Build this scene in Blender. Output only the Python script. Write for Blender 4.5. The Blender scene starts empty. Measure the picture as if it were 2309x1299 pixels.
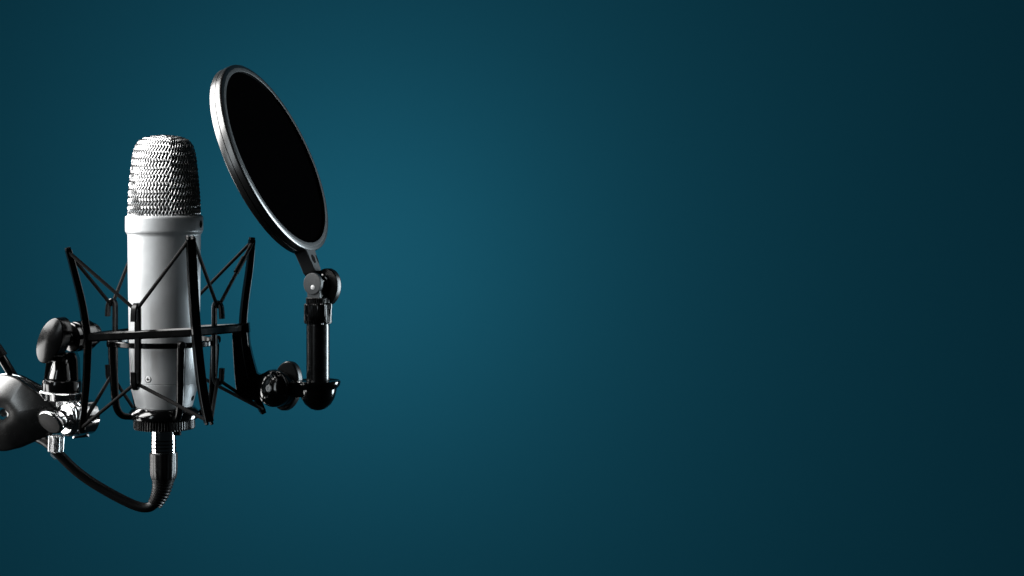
import bpy, math, random
from math import sin, cos, pi, radians, sqrt
from mathutils import Vector, Matrix

random.seed(7)
sc = bpy.context.scene
COL = sc.collection

# ------------------------------------------------------------------ scale
# modelled in small units (1 unit = 0.3086 mm, the microphone body is about 50 mm thick)
S = 0.3086e-3
DIST = 4500.0            # camera to microphone axis, in units (about 1.39 m)
EYE = 400.0              # picture row of the eye level
Z0 = 1.2                 # eye height in metres
CX = 1154.5

# ------------------------------------------------------------------ camera
cam_d = bpy.data.cameras.new("camera")
cam = bpy.data.objects.new("camera", cam_d)
COL.objects.link(cam)
cam.location = (0, -DIST * S, Z0)
cam.rotation_euler = (radians(90), 0, 0)
cam_d.sensor_fit = 'HORIZONTAL'
cam_d.sensor_width = 36.0
cam_d.lens = 36.0 * DIST / 2309.0
cam_d.shift_y = -(649.5 - EYE) / 2309.0
cam_d.clip_start = 0.01
cam_d.clip_end = 50
sc.camera = cam

# ------------------------------------------------------------------ world: a dark studio
w = bpy.data.worlds.new("World")
sc.world = w
w.use_nodes = True
w.node_tree.nodes["Background"].inputs[0].default_value = (0.5, 0.75, 0.9, 1)
w.node_tree.nodes["Background"].inputs[1].default_value = 0.004

# ------------------------------------------------------------------ lamps
def aim(o, target):
    o.rotation_euler = (Vector(target) - Vector(o.location)).to_track_quat('-Z', 'Y').to_euler()

def area(name, loc, target, sx, sy, power, color=(1, 1, 1), spread=180):
    l = bpy.data.lights.new(name, 'AREA')
    l.shape = 'RECTANGLE'
    l.size = sx; l.size_y = sy; l.energy = power; l.color = color
    l.spread = radians(spread)
    o = bpy.data.objects.new(name, l)
    COL.objects.link(o)
    o.location = loc
    aim(o, target)
    return o

def spot(name, loc, target, power, angle, color=(1, 1, 1), radius=0.05):
    l = bpy.data.lights.new(name, 'SPOT')
    l.energy = power; l.color = color; l.spot_size = radians(angle); l.spot_blend = 1.0
    l.shadow_soft_size = radius
    o = bpy.data.objects.new(name, l)
    COL.objects.link(o)
    o.location = loc
    aim(o, target)
    return o

MIC = Vector((-0.242, 0.0, 1.12))
area("key_softbox", MIC + Vector((-0.75, 0.03, 0.50)), MIC + Vector((0.0, 0.0, 0.04)), 1.16, 0.84, 30.0, (1.0, 0.99, 0.97), 150)
area("added_low_fill", MIC + Vector((-0.76, 0.04, -0.26)), MIC + Vector((0.10, -0.14, -0.12)), 0.66, 0.36, 2.6, (1.0, 0.99, 0.97), 120)  # added panel, gives the low chrome something bright to reflect
area("added_front_fill", MIC + Vector((-0.62, -0.92, 0.30)), MIC + Vector((0.04, 0, 0)), 0.14, 0.80, 0.62, (0.88, 0.96, 1.0), 120)  # added fill to lighten the microphone's front, not a known source
area("rim_softbox", (0.80, 0.48, 1.10), MIC + Vector((0.12, 0, 0.02)), 0.30, 0.95, 3.0, (0.80, 0.93, 1.0), 60)
# unseen point lights added behind a translucent sheet to make the backdrop's glow
BACK_Y = 1.2
KB = (DIST * S + BACK_Y) / (DIST * S)
GLOW = Vector(((800 - CX) * S * KB, BACK_Y, Z0 - (585 - EYE) * S * KB))
def glow_light(name, loc, power, radius):
    l = bpy.data.lights.new(name, 'POINT')
    l.energy = power; l.shadow_soft_size = radius
    o = bpy.data.objects.new(name, l)
    COL.objects.link(o)
    o.location = loc
    return o
glow_light("added_glow_near", GLOW + Vector((0, 0.36, 0)), 1.36, 0.04)
glow_light("added_glow_far", GLOW + Vector((0.0, 1.6, 0)), 9.2, 0.1)

# ------------------------------------------------------------------ colour management
sc.view_settings.view_transform = 'Standard'
sc.view_settings.look = 'None'
sc.view_settings.exposure = 0
sc.view_settings.gamma = 1
sc.view_settings.use_curve_mapping = False
try:
    sc.cycles.use_denoising = True
    sc.cycles.max_bounces = 8
except Exception:
    pass

# ------------------------------------------------------------------ materials
def mat(name, color, metallic=0.0, rough=0.4, var=0.0, rvar=0.0, nscale=400.0, bump=0.0, bscale=3000.0,
        coat=0.0, spec=0.5, stretch=None, aniso=0.0):
    m = bpy.data.materials.new(name)
    m.use_nodes = True
    nt = m.node_tree
    b = nt.nodes["Principled BSDF"]
    b.inputs["Base Color"].default_value = (*color, 1)
    b.inputs["Metallic"].default_value = metallic
    b.inputs["Roughness"].default_value = rough
    b.inputs["Coat Weight"].default_value = coat
    b.inputs["Coat Roughness"].default_value = 0.08
    b.inputs["Specular IOR Level"].default_value = spec
    b.inputs["Anisotropic"].default_value = aniso
    tc = nt.nodes.new("ShaderNodeTexCoord")
    mp = nt.nodes.new("ShaderNodeMapping")
    nt.links.new(tc.outputs["Object"], mp.inputs[0])
    if stretch:
        mp.inputs["Scale"].default_value = stretch
    if var or rvar:
        n = nt.nodes.new("ShaderNodeTexNoise")
        n.inputs["Scale"].default_value = nscale
        n.inputs["Detail"].default_value = 6
        n.inputs["Roughness"].default_value = 0.62
        nt.links.new(mp.outputs[0], n.inputs["Vector"])
        if var:
            mr = nt.nodes.new("ShaderNodeMapRange")
            mr.inputs["From Min"].default_value = 0.3
            mr.inputs["From Max"].default_value = 0.7
            mr.inputs["To Min"].default_value = 1 - var
            mr.inputs["To Max"].default_value = 1 + var
            nt.links.new(n.outputs["Fac"], mr.inputs["Value"])
            mx = nt.nodes.new("ShaderNodeVectorMath")
            mx.operation = 'SCALE'
            mx.inputs[0].default_value = color
            nt.links.new(mr.outputs[0], mx.inputs["Scale"])
            nt.links.new(mx.outputs[0], b.inputs["Base Color"])
        if rvar:
            mr2 = nt.nodes.new("ShaderNodeMapRange")
            mr2.inputs["From Min"].default_value = 0.3
            mr2.inputs["From Max"].default_value = 0.7
            mr2.inputs["To Min"].default_value = max(0.02, rough - rvar)
            mr2.inputs["To Max"].default_value = rough + rvar
            nt.links.new(n.outputs["Fac"], mr2.inputs["Value"])
            nt.links.new(mr2.outputs[0], b.inputs["Roughness"])
    if bump:
        n2 = nt.nodes.new("ShaderNodeTexNoise")
        n2.inputs["Scale"].default_value = bscale
        n2.inputs["Detail"].default_value = 3
        nt.links.new(mp.outputs[0], n2.inputs["Vector"])
        bp = nt.nodes.new("ShaderNodeBump")
        bp.inputs["Strength"].default_value = bump
        bp.inputs["Distance"].default_value = 0.0002
        nt.links.new(n2.outputs["Fac"], bp.inputs["Height"])
        nt.links.new(bp.outputs[0], b.inputs["Normal"])
    return m

M = {
    'backdrop': mat("teal_backdrop", (0.018, 0.205, 0.36), 0, 0.9, var=0.02, nscale=9, spec=0.1),
    'nickel': mat("satin_nickel", (0.60, 0.62, 0.635), 0.32, 0.40, var=0.03, rvar=0.06, nscale=140, bump=0.22, bscale=4200),
    'wire': mat("bright_wire", (0.66, 0.665, 0.67), 1.0, 0.30, rvar=0.06, nscale=900),
    'fine_mesh': mat("fine_inner_mesh", (0.018, 0.0185, 0.019), 0.6, 0.45, var=0.75, nscale=1500, bump=0.9, bscale=2600),
    'black': mat("black_plastic", (0.002, 0.0021, 0.0023), 0, 0.30, rvar=0.05, nscale=300, bump=0.05, bscale=4500, spec=0.45),
    'satin': mat("satin_black_metal", (0.002, 0.0021, 0.0023), 0, 0.22, rvar=0.04, nscale=200, bump=0.03, bscale=4000, spec=0.42),
    'gloss': mat("gloss_black", (0.0018, 0.0019, 0.002), 0, 0.11, rvar=0.03, nscale=150, coat=0.2, spec=0.65),
    'plate': mat("satin_black_plate", (0.0025, 0.0026, 0.0028), 0, 0.26, rvar=0.03, nscale=120, bump=0.02, bscale=4000, spec=1.0),
    'frame': mat("black_painted_frame", (0.0018, 0.0019, 0.002), 0, 0.16, rvar=0.03, nscale=200, bump=0.02, bscale=4000, spec=0.24),
    'tube': mat("satin_black_tube", (0.002, 0.0021, 0.0023), 0, 0.25, rvar=0.04, nscale=200, spec=0.42),
    'rubber': mat("black_rubber", (0.002, 0.002, 0.0022), 0, 0.36, bump=0.10, bscale=5000, spec=0.28),
    'cord': mat("woven_elastic", (0.0028, 0.0028, 0.003), 0, 0.6, var=0.5, nscale=2600, bump=0.6, bscale=2600, spec=0.08),
    'hoop': mat("hoop_plastic", (0.0025, 0.0027, 0.003), 0, 0.27, spec=1.0),
    'lip': mat("satin_grey_black_plastic", (0.010, 0.0112, 0.0125), 0, 0.46, rvar=0.04, nscale=300, bump=0.05, bscale=4500, spec=0.55),
    'bolt': mat("zinc_bolt", (0.82, 0.83, 0.84), 0.0, 0.28, var=0.15, nscale=900, bump=0.3, bscale=1800, spec=0.8),
    'knob': mat("knob_plastic", (0.003, 0.0032, 0.0034), 0, 0.34, rvar=0.04, nscale=300, bump=0.05, bscale=4500, spec=0.35),
    'nylon': mat("black_nylon_screen", (0.0008, 0.0008, 0.0009), 0, 1.0, var=0.5, nscale=1500, spec=0.0),
    'chrome': mat("chrome", (0.80, 0.805, 0.81), 1.0, 0.09, rvar=0.03, nscale=260),
    'brushed': mat("worn_steel", (0.72, 0.73, 0.74), 1.0, 0.24, rvar=0.08, var=0.1, nscale=500),
    'grey': mat("grey_plastic", (0.055, 0.062, 0.067), 0, 0.42, var=0.15, nscale=500, bump=0.08),
    'speckle': mat("speckled_black_rubber", (0.003, 0.0031, 0.0033), 0, 0.42, var=0.95, nscale=2600, bump=1.0, bscale=2000, spec=0.10),
    'hole': mat("recess_shade", (0.001, 0.001, 0.001), 0, 0.8, spec=0.05),  # near-black colour stands in for the shade inside holes, slots and grooves
    'ink': mat("pale_print", (0.25, 0.26, 0.265), 0, 0.6),
}
M['hoop'].node_tree.nodes["Principled BSDF"].inputs["IOR"].default_value = 1.7
M['plate'].node_tree.nodes["Principled BSDF"].inputs["IOR"].default_value = 1.65
M['lip'].node_tree.nodes["Principled BSDF"].inputs["IOR"].default_value = 1.5

# ------------------------------------------------------------------ geometry helpers
def Q(px, py, d=0.0):
    """a point of the place, in units: picture column and row at depth d behind the microphone axis"""
    k = 1 + d / DIST
    return Vector(((px - CX) * k, d, (EYE - py) * k))

def W(v):
    return Vector((v.x * S, v.y * S, v.z * S + Z0))

def frame(A, up=None):
    A = A.normalized()
    ref = up if up is not None else (Vector((0, 0, 1)) if abs(A.z) < 0.9 else Vector((1, 0, 0)))
    U = (ref - A * ref.dot(A)).normalized()
    V = A.cross(U)
    return A, U, V

class MB:
    def __init__(self):
        self.v = []; self.f = []
    def add(self, vs, fs):
        o = len(self.v)
        self.v += [Vector(p) for p in vs]
        self.f += [tuple(i + o for i in f) for f in fs]
        return self
    # surface of revolution; profile (r, h) along A; a and b stretch the two radial axes
    def lathe(self, prof, O, A=Vector((0, 0, 1)), n=64, up=None, a=1.0, b=1.0, teeth=0, tooth=0.0, tooth_rows=None):
        A, U, V = frame(A, up)
        vs, fs, rows = [], [], []
        if teeth:
            n = teeth * 6
        for k, (r, h) in enumerate(prof):
            if r <= 1e-6:
                rows.append([len(vs)]); vs.append(O + A * h); continue
            row = []
            for i in range(n):
                t = 2 * pi * i / n
                rr = r
                if teeth and (tooth_rows is None or k in tooth_rows):
                    rr = r - tooth * (0.0, 0.12, 0.6, 1.0, 0.6, 0.12)[i % 6]
                row.append(len(vs))
                vs.append(O + A * h + U * (a * rr * cos(t)) + V * (b * rr * sin(t)))
            rows.append(row)
        for r0, r1 in zip(rows, rows[1:]):
            if len(r0) == 1 and len(r1) == 1: continue
            for i in range(n):
                j = (i + 1) % n
                if len(r0) == 1: fs.append((r0[0], r1[i], r1[j]))
                elif len(r1) == 1: fs.append((r0[i], r1[0], r0[j]))
                else: fs.append((r0[i], r1[i], r1[j], r0[j]))
        return self.add(vs, fs)
    def tube(self, pts, r, n=12, caps=True, closed=False):
        pts = [Vector(p) for p in pts]
        m = len(pts)
        rs = r if isinstance(r, (list, tuple)) else [r] * m
        vs, fs = [], []
        prevU = None
        for i, p in enumerate(pts):
            if closed: t = pts[(i + 1) % m] - pts[i - 1]
            else: t = pts[min(i + 1, m - 1)] - pts[max(i - 1, 0)]
            t.normalize()
            if prevU is None:
                ref = Vector((0, 0, 1)) if abs(t.z) < 0.9 else Vector((1, 0, 0))
                U = (ref - t * ref.dot(t)).normalized()
            else:
                U = (prevU - t * prevU.dot(t)).normalized()
            prevU = U
            V = t.cross(U)
            for k in range(n):
                a = 2 * pi * k / n
                vs.append(p + (U * cos(a) + V * sin(a)) * rs[i])
        for i in range(m if closed else m - 1):
            i2 = (i + 1) % m
            for k in range(n):
                k2 = (k + 1) % n
                fs.append((i * n + k, i * n + k2, i2 * n + k2, i2 * n + k))
        if caps and not closed:
            fs.append(tuple(range(n - 1, -1, -1)))
            fs.append(tuple((m - 1) * n + k for k in range(n)))
        return self.add(vs, fs)
    # rectangular bar swept along a path; side = direction of its width
    def bar(self, pts, side, wd, th, bev=0.2, closed=False):
        pts = [Vector(p) for p in pts]
        m = len(pts)
        ws = wd if isinstance(wd, (list, tuple)) else [wd] * m
        ts = th if isinstance(th, (list, tuple)) else [th] * m
        vs, fs = [], []
        for i, p in enumerate(pts):
            if closed: t = pts[(i + 1) % m] - pts[i - 1]
            else: t = pts[min(i + 1, m - 1)] - pts[max(i - 1, 0)]
            t.normalize()
            sd = side(i) if callable(side) else side
            sd = (sd - t * sd.dot(t)).normalized()
            nn = t.cross(sd)
            hw, ht = ws[i] / 2, ts[i] / 2
            c = min(hw, ht) * bev
            for x, y in ((hw, ht - c), (hw - c, ht), (-hw + c, ht), (-hw, ht - c), (-hw, -ht + c), (-hw + c, -ht), (hw - c, -ht), (hw, -ht + c)):
                vs.append(p + sd * x + nn * y)
        for i in range(m if closed else m - 1):
            i2 = (i + 1) % m
            for k in range(8):
                k2 = (k + 1) % 8
                fs.append((i * 8 + k, i * 8 + k2, i2 * 8 + k2, i2 * 8 + k))
        if not closed:
            fs.append(tuple(range(7, -1, -1)))
            fs.append(tuple((m - 1) * 8 + k for k in range(8)))
        return self.add(vs, fs)
    # prism with bevelled edges: outline points (world units) pushed along N from -t0 to +t1
    def prism(self, pts, N, t0, t1, bev=1.5):
        pts = [Vector(p) for p in pts]
        N = N.normalized()
        c = sum(pts, Vector()) / len(pts)
        m = len(pts)
        vs, fs = [], []
        def inset(k):
            out = []
            for i in range(m):
                e0 = (pts[i] - pts[i - 1]).normalized(); e1 = (pts[(i + 1) % m] - pts[i]).normalized()
                n0 = N.cross(e0); n1 = N.cross(e1)
                b = (n0 + n1)
                b = b / max(0.4, b.length_squared / 2)
                out.append(b * k)
            return out
        area2 = Vector()
        for i in range(m): area2 += (pts[i] - c).cross(pts[(i + 1) % m] - c)
        sgn = 1 if area2.dot(N) > 0 else -1
        ins = inset(bev * sgn)
        for lvl, on in ((-t0, 1), (-t0 + bev, 0), (t1 - bev, 0), (t1, 1)):
            for i in range(m):
                vs.append(pts[i] + N * lvl + (ins[i] if on else Vector()))
        for l in range(3):
            for i in range(m):
                j = (i + 1) % m
                q = (l * m + i, l * m + j, (l + 1) * m + j, (l + 1) * m + i)
                fs.append(q if sgn > 0 else q[::-1])
        a = tuple(range(m)); b = tuple(3 * m + i for i in range(m))
        fs.append(a[::-1] if sgn > 0 else a)
        fs.append(b if sgn > 0 else b[::-1])
        return self.add(vs, fs)
    def box(self, c, X, Y, Z, hx, hy, hz, bev=1.0):
        X = X.normalized(); Y = Y.normalized(); Z = Z.normalized()
        pts = [c + X * hx + Y * hy, c - X * hx + Y * hy, c - X * hx - Y * hy, c + X * hx - Y * hy]
        return self.prism(pts, Z, hz, hz, bev)
    def build(self, name, material, parent=None, kind=None, label=None, sharp=35):
        vs = [W(p) for p in self.v]
        lo = Vector((min(p.x for p in vs), min(p.y for p in vs), min(p.z for p in vs)))
        hi = Vector((max(p.x for p in vs), max(p.y for p in vs), max(p.z for p in vs)))
        c = (lo + hi) / 2
        me = bpy.data.meshes.new(name)
        me.from_pydata([p - c for p in vs], [], self.f)
        me.validate()
        for p in me.polygons: p.use_smooth = True
        me.materials.append(M[material])
        o = bpy.data.objects.new(name, me)
        COL.objects.link(o)
        import bmesh
        bm = bmesh.new(); bm.from_mesh(me)
        bmesh.ops.recalc_face_normals(bm, faces=bm.faces)
        bm.to_mesh(me); bm.free()
        me.set_sharp_from_angle(angle=radians(sharp))
        if len(self.v) < 60000 and name != 'head_plate':
            wn = o.modifiers.new("weighted_normal", 'WEIGHTED_NORMAL')
            wn.keep_sharp = True
        base = WORLD.get(parent.name, Vector()) if parent else Vector()
        o.location = c - base
        WORLD[o.name] = c
        if parent: o.parent = parent
        if kind: o["kind"] = kind
        if label: o["label"] = label
        return o

WORLD = {}
def thing(name, loc, label, cat):
    o = bpy.data.objects.new(name, None)
    o.empty_display_size = 0.02
    COL.objects.link(o)
    o.location = W(loc)
    WORLD[o.name] = W(loc)
    o["label"] = label; o["category"] = cat
    return o

def smooth_path(pts, n=8):
    """Catmull-Rom through the points"""
    P = [Vector(p) for p in pts]
    P = [P[0] * 2 - P[1]] + P + [P[-1] * 2 - P[-2]]
    out = []
    for i in range(1, len(P) - 2):
        a, b, c, d = P[i - 1:i + 3]
        for k in range(n):
            t = k / n
            out.append(0.5 * ((2 * b) + (c - a) * t + (2 * a - 5 * b + 4 * c - d) * t * t + (3 * b - a - 3 * c + d) * t ** 3))
    out.append(P[-2])
    return out

def interp(tab, x):
    if x <= tab[0][0]: return tab[0][1]
    for (x0, y0), (x1, y1) in zip(tab, tab[1:]):
        if x <= x1: return y0 + (y1 - y0) * (x - x0) / (x1 - x0)
    return tab[-1][1]

UP = Vector((0, 0, 1))
def facing(px, py, d=0.0):
    """right, up and towards-the-lens directions at a place"""
    c = (Vector((0, -DIST, 0)) - Q(px, py, d)).normalized()
    r = UP.cross(c).normalized()
    return r, c.cross(r).normalized(), c
TURN = math.atan2(1154.5 - 370.5, DIST)

# ================================================================== THE SETTING
def plain(name, vs, material):
    me = bpy.data.meshes.new(name)
    n = len(vs) // 2
    me.from_pydata(vs, [], [(i, i + 1, n + i + 1, n + i) for i in range(n - 1)])
    for p in me.polygons: p.use_smooth = True
    me.materials.append(M[material])
    o = bpy.data.objects.new(name, me)
    COL.objects.link(o)
    o["kind"] = "structure"
    return o
# a seamless paper backdrop: one sheet hanging behind the microphone
bm_ = M['backdrop'].node_tree
tr_ = bm_.nodes.new("ShaderNodeBsdfTranslucent")
tr_.inputs[0].default_value = (0.0225, 0.241, 0.378, 1)
mx_ = bm_.nodes.new("ShaderNodeMixShader")
mx_.inputs[0].default_value = 0.96
bm_.links.new(bm_.nodes["Principled BSDF"].outputs[0], mx_.inputs[1])
bm_.links.new(tr_.outputs[0], mx_.inputs[2])
bm_.links.new(mx_.outputs[0], bm_.nodes["Material Output"].inputs["Surface"])
plain("backdrop", [(-3.0, BACK_Y, -0.2), (3.0, BACK_Y, -0.2), (-3.0, BACK_Y, 3.0), (3.0, BACK_Y, 3.0)], 'backdrop')

# ================================================================== MICROPHONE
MX = 370.5
mic = thing("condenser_microphone", Q(MX, 925), "silver studio condenser microphone with woven wire grille, standing upright in the black cage", "microphone")
def ax(y, dx=0.0):
    return Q(MX + dx, y, 0)
H = lambda y: EYE - y        # height in units of a picture row on the axis
O_axis = Vector((ax(400).x, 0, 0))

# body
prof = [(0, H(924)), (55, H(924)), (60, H(921)), (63.5, H(914)), (68, H(898)), (71.5, H(885)), (72.3, H(883)), (74.6, H(872)), (75.6, H(862.5)), (74.4, H(861.8)), (74.4, H(860.2)), (75.8, H(859.5)),
        (77.6, H(800)), (79.3, H(730)), (80.4, H(650)), (81.3, H(560)), (81.6, H(532)), (82.2, H(528.5)), (84.2, H(525.5))]
MB().lathe(prof, O_axis, n=128).build("body", 'nickel', mic, sharp=50)
col = MB().lathe([(80, H(527)), (84, H(525.6)), (86.2, H(522)), (87, H(518)), (87, H(492)), (86.4, H(488.5)), (84.2, H(486)), (78, H(485.4)), (72, H(487))], O_axis, n=128).build("collar", 'nickel', mic, sharp=60)
def on_side(phi, r):
    phi = phi + TURN
    return Vector((sin(phi), -cos(phi), 0)) * r
# grub screw hole in the collar
phi = math.asin(80.5 / 87)
n_ = on_side(phi, 1)
hp = O_axis + n_ * 86.6 + UP * H(505)
MB().lathe([(0, 0.5), (8.6, 0.5), (8.8, 0.0)], hp, n_, n=32).build("grub_hole", 'hole', col)
MB().lathe([(8.4, 0.2), (8.6, 0.9), (9.6, 0.9), (10.2, 0.0)], hp, n_, n=32).build("hole_rim", 'nickel', col)
# cross-head screw near the bottom
phi = -math.asin(35.5 / 76)
n_ = on_side(phi, 1)
sp = O_axis + n_ * 75.8 + UP * H(848)
scr = MB().lathe([(6.6, -1.0), (6.6, 0.6), (5.8, 1.2), (0, 1.4)], sp, n_, n=28).build("screw", 'bolt', mic)
A_, U_, V_ = frame(n_)
MB().box(sp + n_ * 1.3, U_, V_, n_, 3.6, 0.95, 0.5, 0.2).box(sp + n_ * 1.32, V_, U_, n_, 3.6, 0.95, 0.5, 0.2).build("cross_slot", 'hole', scr)
MB().lathe([(6.7, -0.5), (6.9, 0.35), (7.9, 0.35), (8.1, -0.5)], sp, n_, n=28).build("screw_recess", 'hole', scr)
# hole in the lower cone
phi = math.asin(63 / 69)
n_ = (on_side(phi, 1) + UP * -0.28).normalized()
hp = O_axis + on_side(phi, 68.6) + UP * H(896)
MB().lathe([(0, 0.5), (6.2, 0.5), (6.4, -1)], hp, n_, n=24).build("vent_hole", 'hole', mic)

# grille: two pressed halves of woven wire that meet in a ridge
RIDGE = radians(10) + TURN
wprof = [(0, 80, 0), (55, 77.5, 55), (105, 73, 105), (145, 68.0, 145)]
GP = [(80, -3), (79, 25), (77.5, 55), (75.5, 80), (73, 105), (70.5, 128), (67, 146), (62, 159), (54, 168.5), (42, 174), (26, 177), (12, 178.2), (0, 178.6)]
DP = [79, 79, 77.5, 76, 74, 72, 70, 67, 64, 61, 58, 56.5, 56]
_l = [0]
for (x0, z0), (x1, z1) in zip(GP, GP[1:]): _l.append(_l[-1] + math.hypot(x1 - x0, z1 - z0))
GL = _l[-1]
_l = [q / GL for q in _l]
TW = list(zip(_l, [p[0] for p in GP])); TZ = list(zip(_l, [p[1] for p in GP])); TD = list(zip(_l, DP))
TA = [(0, 86), (0.35, 80), (0.7, 72), (1, 68)]
def gsurf(a, b, side, off=0.0):
    """a across the half (-1 near ridge .. 1 far ridge), b from the collar to the top"""
    wv = interp(TW, b); z = interp(TZ, b); d = interp(TD, b)
    am = radians(interp(TA, b))
    al = a * am
    x = (wv + off * (1 if b < 0.72 else 1)) * (cos(al) - cos(am)) / (1 - cos(am))
    if b > 0.7: z = z + off * (b - 0.7) / 0.3
    y = (d + off * 0.6) * sin(al) / sin(am)
    z = z - 9.0 * (b ** 3) * abs(a) ** 3
    if off: x += off * 0.35 * (1 - b)
    p = Vector((side * x, y, 0))
    p = Vector((p.x * cos(RIDGE) - p.y * sin(RIDGE), p.x * sin(RIDGE) + p.y * cos(RIDGE), 0))
    return O_axis + p + UP * (H(485) + z)
def shell(off):
    mb = MB()
    for side in (-1, 1):
        na, nb = 40, 40
        vs = [gsurf(-1 + 2 * i / na, j / nb, side, off) for j in range(nb + 1) for i in range(na + 1)]
        fs = [(j * (na + 1) + i, j * (na + 1) + i + 1, (j + 1) * (na + 1) + i + 1, (j + 1) * (na + 1) + i) for j in range(nb) for i in range(na)]
        mb.add(vs, fs)
    return mb
grille = MB()
NA, NB = 32, 13
for side in (-1, 1):
    for fam in (0, 1):
        for k in range(-NB, NA + NB + 1):
            pts = []
            for s in range(NB * 10 + 1):
                bb = s / 10.0
                aa = (k + bb) if fam == 0 else (k - bb)
                if aa < -0.15 or aa > NA + 0.15: 
                    if pts: break
                    continue
                ph = cos(2 * pi * bb) * (1 if fam == 0 else -1)
                wob = 0.10 * sin(k * 12.9 + side * 3 + bb * 1.7)
                pts.append(gsurf(max(-1, min(1, -1 + 2 * (aa + wob) / NA)), bb / NB, side, 1.25 * ph))
            if len(pts) > 4:
                grille.tube(pts, 0.95, n=5, caps=False)
gr = grille.build("wire_grille", 'wire', mic, kind="stuff", label="coarse woven silver wire grille with a ridge down its side")
shell(-4.5).build("inner_mesh", 'fine_mesh', mic)

# ================================================================== SHOCK MOUNT
mount = thing("shock_mount", Q(369, 966), "black spider shock mount of curved posts, bars and elastic cords holding the microphone", "shock mount")
# --- inner cradle
RC = radians(17.6) + TURN
dF = Vector((sin(RC), -cos(RC), 0)); dR = Vector((cos(RC), sin(RC), 0)); dL = -dR; dB = -dF
base = MB().lathe([(59, H(924)), (63, H(917.5)), (68, H(917)), (74, H(922)), (79, H(929)), (80.5, H(935)), (79.5, H(941)), (74, H(944.5)), (60, H(945)), (59, H(924))], O_axis, n=96).build("cradle_base", 'gloss', mount)
MB().lathe([(50, H(944)), (66.5, H(944.4)), (68.6, H(946)), (69, H(963)), (67, H(966)), (30, H(966.5))], O_axis, n=64, teeth=64, tooth=2.4, tooth_rows=(2, 3)).build("knurled_nut", 'black', mount, sharp=25)
cring = []
for i in range(96):
    t = 2 * pi * i / 96
    cring.append(O_axis + Vector((cos(t), sin(t), 0)) * 117 + UP * (H(771)))
MB().bar(cring, UP, 12, 9, 0.35, closed=True).build("cradle_ring", 'frame', mount)
for d in (dF, dR, dB, dL):
    pts = [d * 119 + UP * H(768), d * 119 + UP * H(800), d * 116 + UP * H(850), d * 113 + UP * H(895), d * 108 + UP * H(918), d * 96 + UP * H(932), d * 76 + UP * H(936)]
    MB().tube(smooth_path([O_axis + p for p in pts], 6), [10.5 - 3.5 * i / 36 for i in range(37)], n=14).build("cradle_leg", 'frame', mount)
    MB().lathe([(0, -9), (8, -9), (9, -8), (9, 10), (7.5, 12), (0, 12)], O_axis + d * 119 + UP * H(770), d, n=24).build("leg_boss", 'black', mount)
hooks = {}
for key, d in (('FL', (dF + dL).normalized()), ('FR', (dF + dR).normalized()), ('LB', (dL + dB).normalized()), ('BR', (dB + dR).normalized())):
    tang = UP.cross(d)
    r0 = 124
    def hp(r, y): return O_axis + d * r + UP * H(y)
    pts = [hp(r0 + 19, 716), hp(r0 + 18, 700), hp(r0 + 16, 688), hp(r0 + 11, 681), hp(r0 + 5, 680), hp(r0 + 1, 686), hp(r0, 696), hp(r0, 740), hp(r0, 800), hp(r0, 838),
           hp(r0 + 1, 850), hp(r0 + 6, 860), hp(r0 + 12, 861), hp(r0 + 17, 852), hp(r0 + 18, 838), hp(r0 + 19, 826)]
    MB().bar(smooth_path(pts, 4), tang, 14.5, 9.5, 0.5).build("hook_rod", 'satin', mount)
    hooks[key] = (hp(r0 + 9, 690), hp(r0 + 9, 852), tang)

# --- outer frame
def post(pix, name="post"):
    pts = smooth_path([Q(*p) for p in pix], 6)
    mid = Q(*pix[len(pix) // 2])
    rad = Vector((mid.x - O_axis.x, mid.y, 0)).normalized()
    tang = UP.cross(rad)
    o = MB().bar(pts, tang, 19.5, [13 + 2.5 * sin(pi * i / (len(pts) - 1)) for i in range(len(pts))], 0.14).build(name, 'frame', mount)
    # forked tips that hold the cord
    for e, q in ((pts[0], pts[1]), (pts[-1], pts[-2])):
        t = (e - q).normalized()
        out = (rad - t * rad.dot(t)).normalized()
        for s in (-1, 1):
            MB().box(e + t * 2.0 + tang * (5.6 * s), out, tang, t, 5.5, 2.4, 4.0, 0.8).build("fork_tip", 'rubber', o)
    return pts, tang, rad
pL, tL, rL = post([(154, 564, -82), (164, 600, -77), (184, 680, -68), (194, 740, -64), (198, 770, -63), (197, 800, -64), (195, 850, -66), (191, 900, -70), (184, 969, -76)])
pF, tF, rF = post([(430, 538, -208), (433, 600, -197), (438, 690, -182), (442, 745, -177), (447, 800, -178), (454, 860, -184), (462, 910, -191), (471, 952, -198)])
pR, tR, rR = post([(568, 541, 78), (563, 600, 74), (552, 680, 68), (548, 735, 66), (551, 780, 67), (561, 840, 71), (576, 890, 76), (592, 927, 82)])
pB, tB, rB = post([(307, 560, 208), (305, 610, 197), (302, 690, 182), (300, 745, 177), (301, 790, 178), (304, 850, 184), (310, 900, 191), (318, 940, 198)])
mL, mF, mR, mB_ = Q(196, 761, -64), Q(441, 748.5, -177), Q(548, 739, 66), Q(301, 748, 177)
for a, b in ((mL, mF), (mF, mR), (mR, mB_), (mB_, mL)):
    MB().bar([a + (b - a) * (i / 6) for i in range(7)], UP, 19.5, 13, 0.55).build("cross_bar", 'frame', mount)
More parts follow.
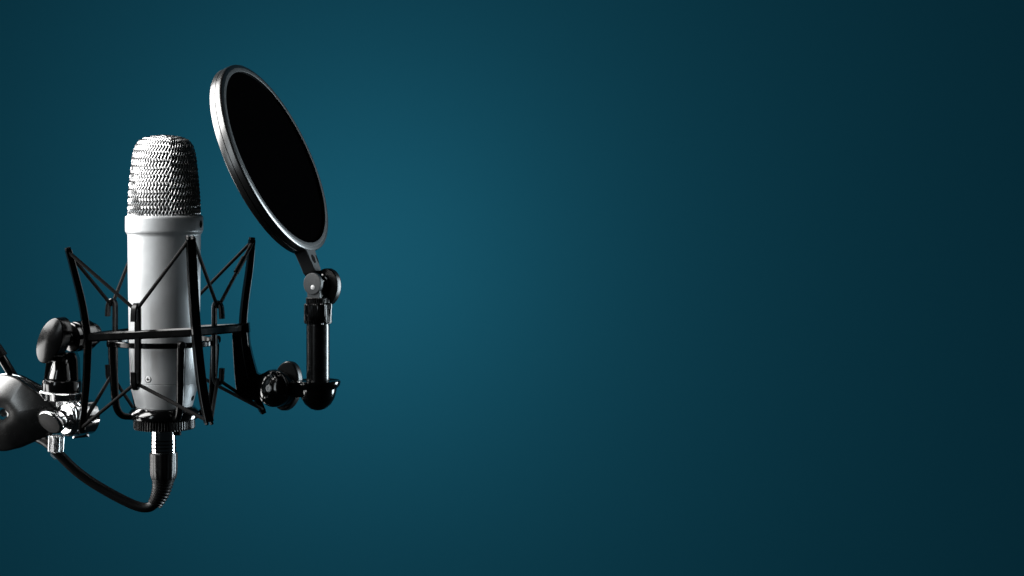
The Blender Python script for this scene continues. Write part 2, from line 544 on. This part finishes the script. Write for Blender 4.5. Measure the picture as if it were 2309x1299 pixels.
# --- elastic cords
def cord(a, b, r=4.1, sag=0.0, name="elastic_cord"):
    pts = [a + (b - a) * (i / 10) + UP * (-sag * 4 * (i / 10) * (1 - i / 10)) for i in range(11)]
    return MB().tube(pts, r, n=10).build(name, 'cord', mount)
def ends(p, i): return p[i]
def tip(pts, which, shift, tang):
    e = pts[0] if which == 0 else pts[-1]
    q = pts[2] if which == 0 else pts[-3]
    return e + (q - e).normalized() * 6 + tang * shift
for which in (0, 1):
    # the way round: L-FL-F-FR-R-BR-B-LB-L
    for (pp, tg, k1, k2) in ((pL, tL, 'LB', 'FL'), (pF, tF, 'FL', 'FR'), (pR, tR, 'FR', 'BR'), (pB, tB, 'BR', 'LB')):
        for kk in (k1, k2):
            hpt = hooks[kk][which]
            e = tip(pp, which, 0, tg)
            sgn = 1 if (hpt - e).dot(tg) > 0 else -1
            ep = e + tg * (sgn * 7.0)
            hq = hpt - hooks[kk][2] * (2.0 if (hpt - e).dot(hooks[kk][2]) > 0 else -2.0)
            cord(ep, hq)
# small crimp sleeve where the cord is joined
a_ = tip(pR, 0, 0, tR); b_ = hooks['FR'][0]
MB().tube([a_ + (b_ - a_) * 0.24 - tR * 4, a_ + (b_ - a_) * 0.47 - tR * 1], 6.6, n=12).build("cord_crimp", 'cord', mount)

# --- bracket on the right that carries the pop filter arm
outl = [(523, 751), (559, 739), (562, 775), (569, 806), (579, 842), (586, 845), (594, 842), (604, 836), (618, 834), (632, 842), (640, 856), (641, 880), (634, 900), (620, 911), (604, 912), (590, 905), (560, 902), (543, 894), (532, 878), (528, 840), (525, 790)]
MB().prism([Q(x, y, 62) for x, y in outl], Vector((0, 1, 0)), 0, 26, 0.8).build("filter_bracket", 'frame', mount)
MB().prism([Q(x, y, 60) for x, y in ((551, 752), (557, 752), (560, 790), (571, 836), (564, 842), (554, 800))], Vector((0, 1, 0)), 0, 4, 1).build("bracket_rib", 'frame', mount)
MB().box(Q(550, 739, 60), Vector((1, 0, 0.06)), Vector((-0.06, 0, 1)), Vector((0, 1, 0)), 13, 11, 12, 1.2).build("bar_joint", 'frame', mount)
MB().lathe([(2.2, 0), (2.2, 1.0), (0, 1.4)], Q(547, 732, 47), Vector((0, -1, 0)), n=14).build("rivet", 'chrome', mount)

# --- tilting joint on the left
TA_ = Vector((-0.60, -0.79, -0.06)).normalized()       # axis of the tilt knob, pointing at the knob
jc = Q(178, 758, -5)
MB().lathe([(0, -52), (18, -51), (24, -47), (27, -40), (27, -30), (33, -28), (34, -26), (34, 8), (33, 10), (30, 11), (30, 15), (33, 16), (33, 24), (31, 26), (18, 26.5), (18, 34), (16, 40), (0, 40)], jc, TA_, n=64).build("tilt_joint", 'gloss', mount)
kc = Q(133, 765, -40)
kr, ku, kcm = facing(138, 765, -40)
KA = (kcm * 0.78 - kr * 0.62 - ku * 0.10).normalized()
kn_up = kr * 0.50 + ku * 0.86 + kcm * 0.2
MB().lathe([(0, -2), (0.80, -2), (0.96, 1), (1.0, 5), (1.0, 30), (0.985, 32.5), (0.95, 34), (0.6, 38), (0.3, 40), (0, 40.6)], kc, KA, n=72, up=kn_up, a=56, b=31).build("tilt_knob", 'satin', mount, sharp=40)
# yoke below the joint
yu = Vector((0.05, -0.03, 1)).normalized()
yc = Q(140, 860, -8)
yoke = MB()
yoke.prism([yc + Vector((x, 0, z)) for x, z in ((-40, 4), (38, 2), (36, 50), (30, 66), (-24, 66), (-34, 50))], Vector((0, 1, 0)), 8, 22, 2.5)
yoke.build("yoke_plate", 'gloss', mount)
MB().lathe([(28, 0), (27, 8), (22, 34), (16, 52), (8, 58), (0, 60)], yc + Vector((-3, -8, 4)), (yu + Vector((0.02, 0.18, 0))).normalized(), n=48).build("yoke_boss", 'gloss', mount)
MB().lathe([(30, -24), (42, -24), (44, -20), (44.5, -4), (43, 3), (38, 6), (0, 6)], yc + Vector((0, 0, 0)), yu, n=64).build("yoke_collar", 'gloss', mount)

# ================================================================== BOOM ARM
boom = thing("boom_arm", Q(100, 1018), "black boom arm head with domed plate and chrome clamp at the left edge", "boom arm")
nc = Q(139, 891, -8)
MB().lathe([(20, -9), (46, -9), (48, -7.5), (48.5, 7), (46, 9), (20, 9)], nc, yu, n=64, teeth=92, tooth=2.0, tooth_rows=(2, 3)).build("lock_ring", 'chrome', boom, sharp=25)
bolt = []
for i in range(9):
    bolt += [(13.5, -8 - i * 2.6), (11.5, -9.3 - i * 2.6)]
MB().lathe(bolt, nc, yu, n=32).build("threaded_bolt", 'chrome', boom, sharp=25)
CA = Vector((-0.58, -0.81, 0.02)).normalized()
cc = Q(146, 945, -48)
MB().lathe([(0, 2), (30, 2), (33, 1), (34, -1), (34, -4), (36, -5), (39, -7), (40, -9), (40, -18), (38.6, -19), (38.6, -21), (40.5, -22), (41, -24), (41, -44), (39.5, -46), (39.5, -68), (37, -71), (0, -71)], cc, CA, n=96).build("clamp_barrel", 'chrome', boom, sharp=30)
tw_up = Vector((0.81 * 0.93, -0.58 * 0.93, -0.34)).normalized()
pc = Q(121, 949, -62)
PA = Vector((-0.55, -0.80, -0.24)).normalized()
tw = MB().lathe([(0, -16), (0.7, -16), (0.82, -12), (0.98, 4), (1.0, 8), (0.99, 11), (0.93, 13.2), (0.86, 13.6)], pc, PA, n=72, up=tw_up, a=37, b=24).build("thumb_screw", 'chrome', boom, sharp=40)
MB().lathe([(0.885, 13.2), (0.87, 14.2), (0.6, 15.6), (0.3, 16.3), (0, 16.5)], pc, PA, n=72, up=tw_up, a=37, b=24).build("grip_face", 'speckle', tw)
MB().box(Q(183, 970, 6), Vector((1, 0.1, 0.1)), Vector((-0.1, 0, 1)), Vector((-0.1, 1, 0)), 18, 15, 22, 5).build("clamp_block", 'chrome', boom)
MB().lathe([(0, -19), (15.5, -19), (17, -17.5), (17.5, 16), (16, 18), (0, 18)], Q(126.5, 1000, -40), Vector((0.05, 0, 1)), n=64, teeth=34, tooth=1.9, tooth_rows=(2, 3)).build("knurled_knob", 'brushed', boom, sharp=25)

def hull(c1, r1, c2, r2, n=64):
    d = Vector(c2) - Vector(c1); L = d.length; a = math.atan2(d.y, d.x)
    b = math.acos((r1 - r2) / L)
    pts = []
    for i in range(n + 1):
        t = a + b + (2 * pi - 2 * b) * i / n
        pts.append((c1[0] + r1 * cos(t), c1[1] + r1 * sin(t)))
    m = n // 2
    for i in range(m + 1):
        t = a - b + 2 * b * i / m
        pts.append((c2[0] + r2 * cos(t), c2[1] + r2 * sin(t)))
    return pts
def domed_plate(c1, r1, c2, r2, hole, d0, dome, thick, name, material, dimple=0.0, yaw=0.0, pitch=0.0):
    out = hull(c1, r1, c2, r2)
    mb = MB()
    hx, hy, hr = hole
    n = len(out)
    rows = 26
    vs, fs = [], []
    def rings(sgn):
        st = len(vs)
        for j in range(rows + 1):
            f = j / rows
            for k in range(n):
                ang = math.atan2(out[k][1] - hy, out[k][0] - hx)
                ix, iy = hx + hr * cos(ang), hy + hr * sin(ang)
                x = ix + (out[k][0] - ix) * f; y = iy + (out[k][1] - iy) * f
                h = dome * (1 - (math.hypot((x - 30) / 110.0, (y - 936) / 92.0)) ** 2)
                dist = math.hypot(x - hx, y - hy) - hr
                h -= dimple * math.exp(-(max(0.0, dist) / 15.0) ** 2)
                edge = max(0.0, (f - 0.965) / 0.035)
                h -= 2.0 * edge ** 2
                vs.append(Q(x, y, d0 + (98 - x) * yaw + (944 - y) * pitch) + Vector((0, -h if sgn > 0 else thick - h * 0.85, 0)))
        return st
    s0 = rings(1); s1 = rings(-1)
    for st in (s0, s1):
        for j in range(rows):
            for k in range(n):
                k2 = (k + 1) % n
                fs.append((st + j * n + k, st + j * n + k2, st + (j + 1) * n + k2, st + (j + 1) * n + k))
    for k in range(n):
        k2 = (k + 1) % n
        fs.append((s0 + k, s1 + k, s1 + k2, s0 + k2))
        fs.append((s0 + rows * n + k, s0 + rows * n + k2, s1 + rows * n + k2, s1 + rows * n + k))
    mb.add(vs, fs)
    return mb.build(name, material, boom, sharp=75)
domed_plate((5, 931), 86, (98, 944), 40, (8, 931, 14), -30, 30, 5, "head_plate", 'plate', dimple=5, yaw=0.20, pitch=-0.06)
domed_plate((20, 928), 86, (116, 932), 44, (8, 931, 16), 4, -3, 4, "rear_plate", 'chrome', yaw=0.20, pitch=-0.06)
MB().tube([Q(8, 931, -30), Q(8, 931, 60)], 9, n=24).build("pivot_bolt", 'brushed', boom)
MB().tube([Q(-70, 700, 20), Q(-30, 757, 20), Q(4, 806, 20)], 15, n=24).build("rod_grip", 'speckle', boom)
MB().tube([Q(2, 803, 20), Q(34, 855, 24)], 11, n=24).build("strut_rod", 'gloss', boom)
MB().tube([Q(-40, 931, 45), Q(-350, 1010, 60), Q(-760, 1115, 80)], 24, n=28).build("arm_tube", 'satin', boom)

# ================================================================== POP FILTER
pop = thing("pop_filter", Q(716, 926, 60), "round black pop filter on a jointed post to the right of the microphone", "pop filter")
PD = 115.0
rr_, uu_, cc_ = facing(625, 353, PD)
n3 = (rr_ * 0.850 + uu_ * 0.402 + cc_ * 0.338).normalized()
e1 = (rr_ * 0.427 - uu_ * 0.904).normalized()
e2 = n3.cross(e1).normalized()
if e2.y < 0: e2 = -e2
pcn = Q(625, 353, PD)
kP = 1 + PD / DIST
R = 211 * kP
T = 31.0
def pl(r, h): return (r * kP, h)
# two shells of the hoop with a fine joint between them
front = MB().lathe([(211 * kP, -13), (211 * kP, -3.0), (217 * kP, -2.6), (219.7 * kP, -0.5), (226.4 * kP, -1.6), (228.2 * kP, -3.2), (229 * kP, -6.4), (229 * kP, -17.2), (227.6 * kP, -17.8), (211 * kP, -17.8)], pcn, n3, n=192, up=e1).build("hoop_shell", 'hoop', pop, sharp=40)
MB().lathe([(210.5 * kP, -7), (210.5 * kP, -0.6), (211.2 * kP, 0), (219.0 * kP, 0), (219.6 * kP, -0.35), (219.6 * kP, -2.0)], pcn, n3, n=192, up=e1).build("lip_ring", 'lip', pop, sharp=40)
MB().lathe([(211 * kP, -18.4), (227.6 * kP, -18.4), (229 * kP, -19), (229 * kP, -30.5), (227.5 * kP, -32.6), (224 * kP, -33.4), (214 * kP, -33.4), (211 * kP, -31)], pcn, n3, n=192, up=e1).build("hoop_shell", 'hoop', pop, sharp=40)
MB().lathe([(210 * kP, -19), (227 * kP, -18.9), (227 * kP, -17.3), (210 * kP, -17)], pcn, n3, n=192, up=e1).build("hoop_gasket", 'hole', pop)
MB().lathe([(0, -8), (90, -7.6), (211.5 * kP, -7)], pcn, n3, n=128, up=e1).build("front_screen", 'nylon', pop)
MB().lathe([(0, -25), (90, -25.4), (211.5 * kP, -26)], pcn, n3, n=128, up=e1).build("rear_screen", 'nylon', pop)
# neck
g = (e1 * 222 - e2 * 58).normalized()
g2 = n3.cross(g).normalized()
nb = pcn + g * (225 * kP) - n3 * 17.5
neck = MB().prism([nb + g * a + g2 * b for a, b in ((-4, -36), (6, -27), (50, -20), (57, -14), (57, 14), (50, 20), (6, 27), (-4, 36))], n3, 14.5, 14.8, 1.6).build("neck", 'lip', pop)
MB().lathe([(0, 0.4), (1, 0.4), (1.02, -1)], nb + g * 25 - g2 * 3 + n3 * 14.8, n3, n=28, up=g, a=10.5, b=9.5).build("neck_hole", 'hole', neck)
MB().lathe([(0, 0.4), (1, 0.4), (1.02, -1)], nb + g * 24 + g2 * (20 if (g2.y > 0) else -20) + n3 * 14.8, n3, n=28, up=g, a=10.5, b=3.2).build("neck_slot", 'hole', neck)

# hinge
_r, _u, _c = facing(705, 640, 36)
HA = (_c * 0.80 - _r * 0.60).normalized()
hc = Q(705, 640, 36)
hr, hu, hcm = facing(705, 640, 36)
disc = MB().lathe([(0, 3), (22.5, 3), (24.5, 2), (25, 0), (25, -6), (24, -7), (0, -7)], hc, HA, n=64).build("hinge_cap", 'grey', pop)
scs = Q(708, 648, 36) + HA * 3.2
MB().lathe([(0, 0.3), (8, 0.3), (8.6, -0.2)], scs, HA, n=28).build("screw_recess", 'hole', disc)
MB().lathe([(5.6, 0), (5.6, 1.6), (4.4, 2.6), (0, 3.0)], scs, HA, n=28).build("hinge_screw", 'bolt', disc)
MB().lathe([(0, -7), (22, -7), (23, -9), (23, -18), (21, -19), (21, -24), (24, -25), (24, -33), (22, -35), (22, -44), (0, -44)], hc, HA, n=64).build("hinge_barrel", 'gloss', pop)
# big wing knob behind the hinge
wc = Q(737, 648, 66)
w_up = Vector((0.10, -0.16, 0.95))
MB().lathe([(0, 8), (0.95, 8), (0.99, 6.5), (1, 4), (1, -5), (0.98, -8), (0.94, -9.5), (0, -11)], wc, HA, n=72, up=w_up, a=44, b=35).build("hinge_knob", 'knob', pop)
# clevis
MB().box(Q(714, 662, 48), Vector((0.8, -0.6, 0)), UP, HA, 19, 12, 13, 1).build("clevis", 'grey', pop)
TD_ = 52.0
PX = 717
def vx(y, d=TD_): return Q(PX, y, d)
Zv = lambda y: Q(PX, y, TD_).z
O_p = Vector((Q(PX, 400, TD_).x, TD_, 0))
MB().lathe([(0, Zv(670)), (26, Zv(670.5)), (27.5, Zv(672)), (27.5, Zv(683)), (0, Zv(684))], O_p, n=64, teeth=40, tooth=2.0, tooth_rows=(2, 3)).build("small_knurled_collar", 'black', pop, sharp=25)
MB().lathe([(0, Zv(683.5)), (29, Zv(683.5)), (31, Zv(685)), (32, Zv(688)), (32, Zv(726)), (30.5, Zv(729.5)), (26.5, Zv(730.5)), (0, Zv(731))], O_p, n=64, teeth=46, tooth=2.4, tooth_rows=(2, 3, 4)).build("knurled_collar", 'gloss', pop, sharp=25)
MB().lathe([(25.5, Zv(729)), (26.3, Zv(735)), (26.3, Zv(858)), (26, Zv(862))], O_p, n=64).build("post_tube", 'tube', pop)
MB().lathe([(0, Zv(862)), (40, Zv(861.5)), (44, Zv(860)), (50, Zv(857.5)), (51.5, Zv(859.5)), (51.5, Zv(863)), (49.5, Zv(869)), (44.5, Zv(875)), (43, Zv(876.5)), (42, Zv(883)), (38, Zv(898)), (30, Zv(911)), (18, Zv(921)), (8, Zv(924.5)), (0, Zv(925.5))], O_p, n=72).build("cup_base", 'gloss', pop, sharp=30)
# link from the cup to the ball joint
MB().prism([Q(x, y, 52) for x, y in ((646, 859), (690, 861), (690, 893), (668, 896), (644, 892))], Vector((0, 1, 0)), 12, 14, 2).build("link", 'satin', pop)
# ball joint
_r, _u, _c = facing(612, 876, 46)
BA = (_c * 0.82 - _r * 0.56 + _u * 0.02).normalized()
bc = Q(615, 876, 46)
MB().lathe([(0, -34), (40, -34), (42, -32), (42, -22), (40.5, -20.5), (40.5, -19), (42, -18), (42.5, -4), (41.5, -1), (40, 0), (38, 0.5)], bc, BA, n=80).build("joint_housing", 'gloss', pop)
ball = MB().lathe([(38.6, -2), (38, 2), (35, 6), (29, 10), (20, 13.2), (10, 15), (0, 15.4)], bc, BA, n=80).build("joint_dome", 'gloss', pop)
bs = bc + BA * 15.2
MB().lathe([(0, 0.5), (9.6, 0.2), (10.4, -1.5)], bs, BA, n=32).build("bolt_recess", 'hole', ball)
MB().lathe([(8.2, 0), (8.2, 1.0), (7, 2.0), (4.2, 2.2), (3.8, 1.0), (0, 1.0)], bs, BA, n=6 * 6).build("joint_bolt", 'bolt', ball, sharp=25)
bw = Q(647, 870, 84)
b_up = Vector((0.08, -0.1, 0.98))
MB().lathe([(0, 10), (0.94, 10), (0.985, 8), (1, 5), (1, -7), (0.98, -10), (0.93, -11.5), (0, -13)], bw, BA, n=72, up=b_up, a=57, b=36).build("joint_knob", 'knob', pop)

# ================================================================== CABLE
cable = thing("microphone_cable", Q(369, 1022), "black cable with chrome plug hanging from the base of the microphone", "cable")
XO = Vector((Q(369, 400).x, 0, 0))
shellp = [(26.5, H(960)), (27.8, H(966)), (28, H(991)), (27.2, H(991.6)), (27.2, H(993)), (28.4, H(993.6)), (28.4, H(999)), (27.2, H(999.6)), (27.2, H(1001)), (28.4, H(1001.6)), (28.4, H(1007)), (27.0, H(1007.6)), (27.0, H(1009.5)), (28.2, H(1010)), (28.2, H(1015)), (27.4, H(1015.6)), (27.4, H(1016.8)), (27.8, H(1017.4)), (27.6, H(1026))]
plug = MB().lathe(shellp, XO, n=80).build("plug_shell", 'chrome', cable, sharp=25)
for yy in (992.3, 1000.3, 1008.6, 1016.2):  # black bands paint the shade inside the plug's grooves
    MB().lathe([(27.0, H(yy - 1.0)), (28.3, H(yy - 0.9)), (28.3, H(yy + 0.9)), (27.0, H(yy + 1.0))], XO, n=64).build("groove_shade", 'hole', plug)
MB().box(Q(353, 1000, -25), Vector((0.6, 0.3, 0)), UP, Vector((-0.55, -0.83, 0)), 1.0, 12, 1.2, 0.2).build("key_slot", 'hole', plug)
MB().box(Q(402, 973, -2), Vector((1, 0, 0)), UP, Vector((0, 1, 0)), 6, 8.5, 8, 2).build("release_latch", 'speckle', plug)
MB().lathe([(27, H(1019)), (30.5, H(1020)), (31.3, H(1023)), (31.3, H(1060)), (30, H(1072)), (27.5, H(1079)), (20, H(1081))], XO, n=48, teeth=16, tooth=1.0, tooth_rows=(3, 4)).build("plug_sleeve", 'black', cable, sharp=35)
path = smooth_path([Q(368, 1078), Q(366.5, 1092), Q(363, 1108), Q(357, 1123), Q(349, 1137, 0)], 10)
rads = []
for i, p in enumerate(path):
    f = i / (len(path) - 1)
    rr = 26.5 - 9.5 * f
    if 0.12 < f < 0.97: rr -= 1.7 if (i % 4) >= 2 else 0.0
    rads.append(rr)
MB().tube(path, rads, n=36).build("strain_relief", 'rubber', cable, sharp=25)
cp = smooth_path([Q(353, 1130, 0), Q(343, 1140.5, 1), Q(330, 1144.5, 2), Q(312, 1142, 3), Q(285, 1131, 4), Q(245, 1110, 5), Q(205, 1086, 5), Q(170, 1060, 4), Q(140, 1031, 2), Q(118, 1008, 0), Q(96, 992, 14), Q(60, 980, 45), Q(-10, 985, 75), Q(-200, 1020, 90), Q(-420, 1075, 100)], 8)
cw = MB().tube(cp, 11.2, n=24).build("cord", 'rubber', cable)
# printed number on the jacket
fc = bpy.data.curves.new("printed_number", 'FONT')
fc.body = "0001"
fc.size = 9.0 * S; fc.align_x = 'CENTER'; fc.align_y = 'CENTER'; fc.space_character = 1.05
fo = bpy.data.objects.new("printed_number", fc)
COL.objects.link(fo)
dg = bpy.context.evaluated_depsgraph_get()
dg.update()
tm = bpy.data.meshes.new_from_object(fo.evaluated_get(dg))
bpy.data.objects.remove(fo)
tm.name = "printed_number"
tm.materials.clear(); tm.materials.append(M['ink'])
to = bpy.data.objects.new("printed_number", tm)
COL.objects.link(to)
tdir = (Q(148, 1039) - Q(124, 1013)).normalized()
side = Vector((tdir.z, 0, -tdir.x)); 
if side.z < 0: side = -side
nrm = (Vector((0, -1, 0)) * 0.80 - side * 0.60).normalized()
upv = nrm.cross(tdir).normalized()
ctr = Q(127, 1024, 1) + nrm * 11.6
to.matrix_local = Matrix.Identity(4)
rot = Matrix((tdir, upv, nrm)).transposed()
to.rotation_euler = rot.to_euler()
to.parent = cw
to.location = W(ctr) - WORLD[cw.name]
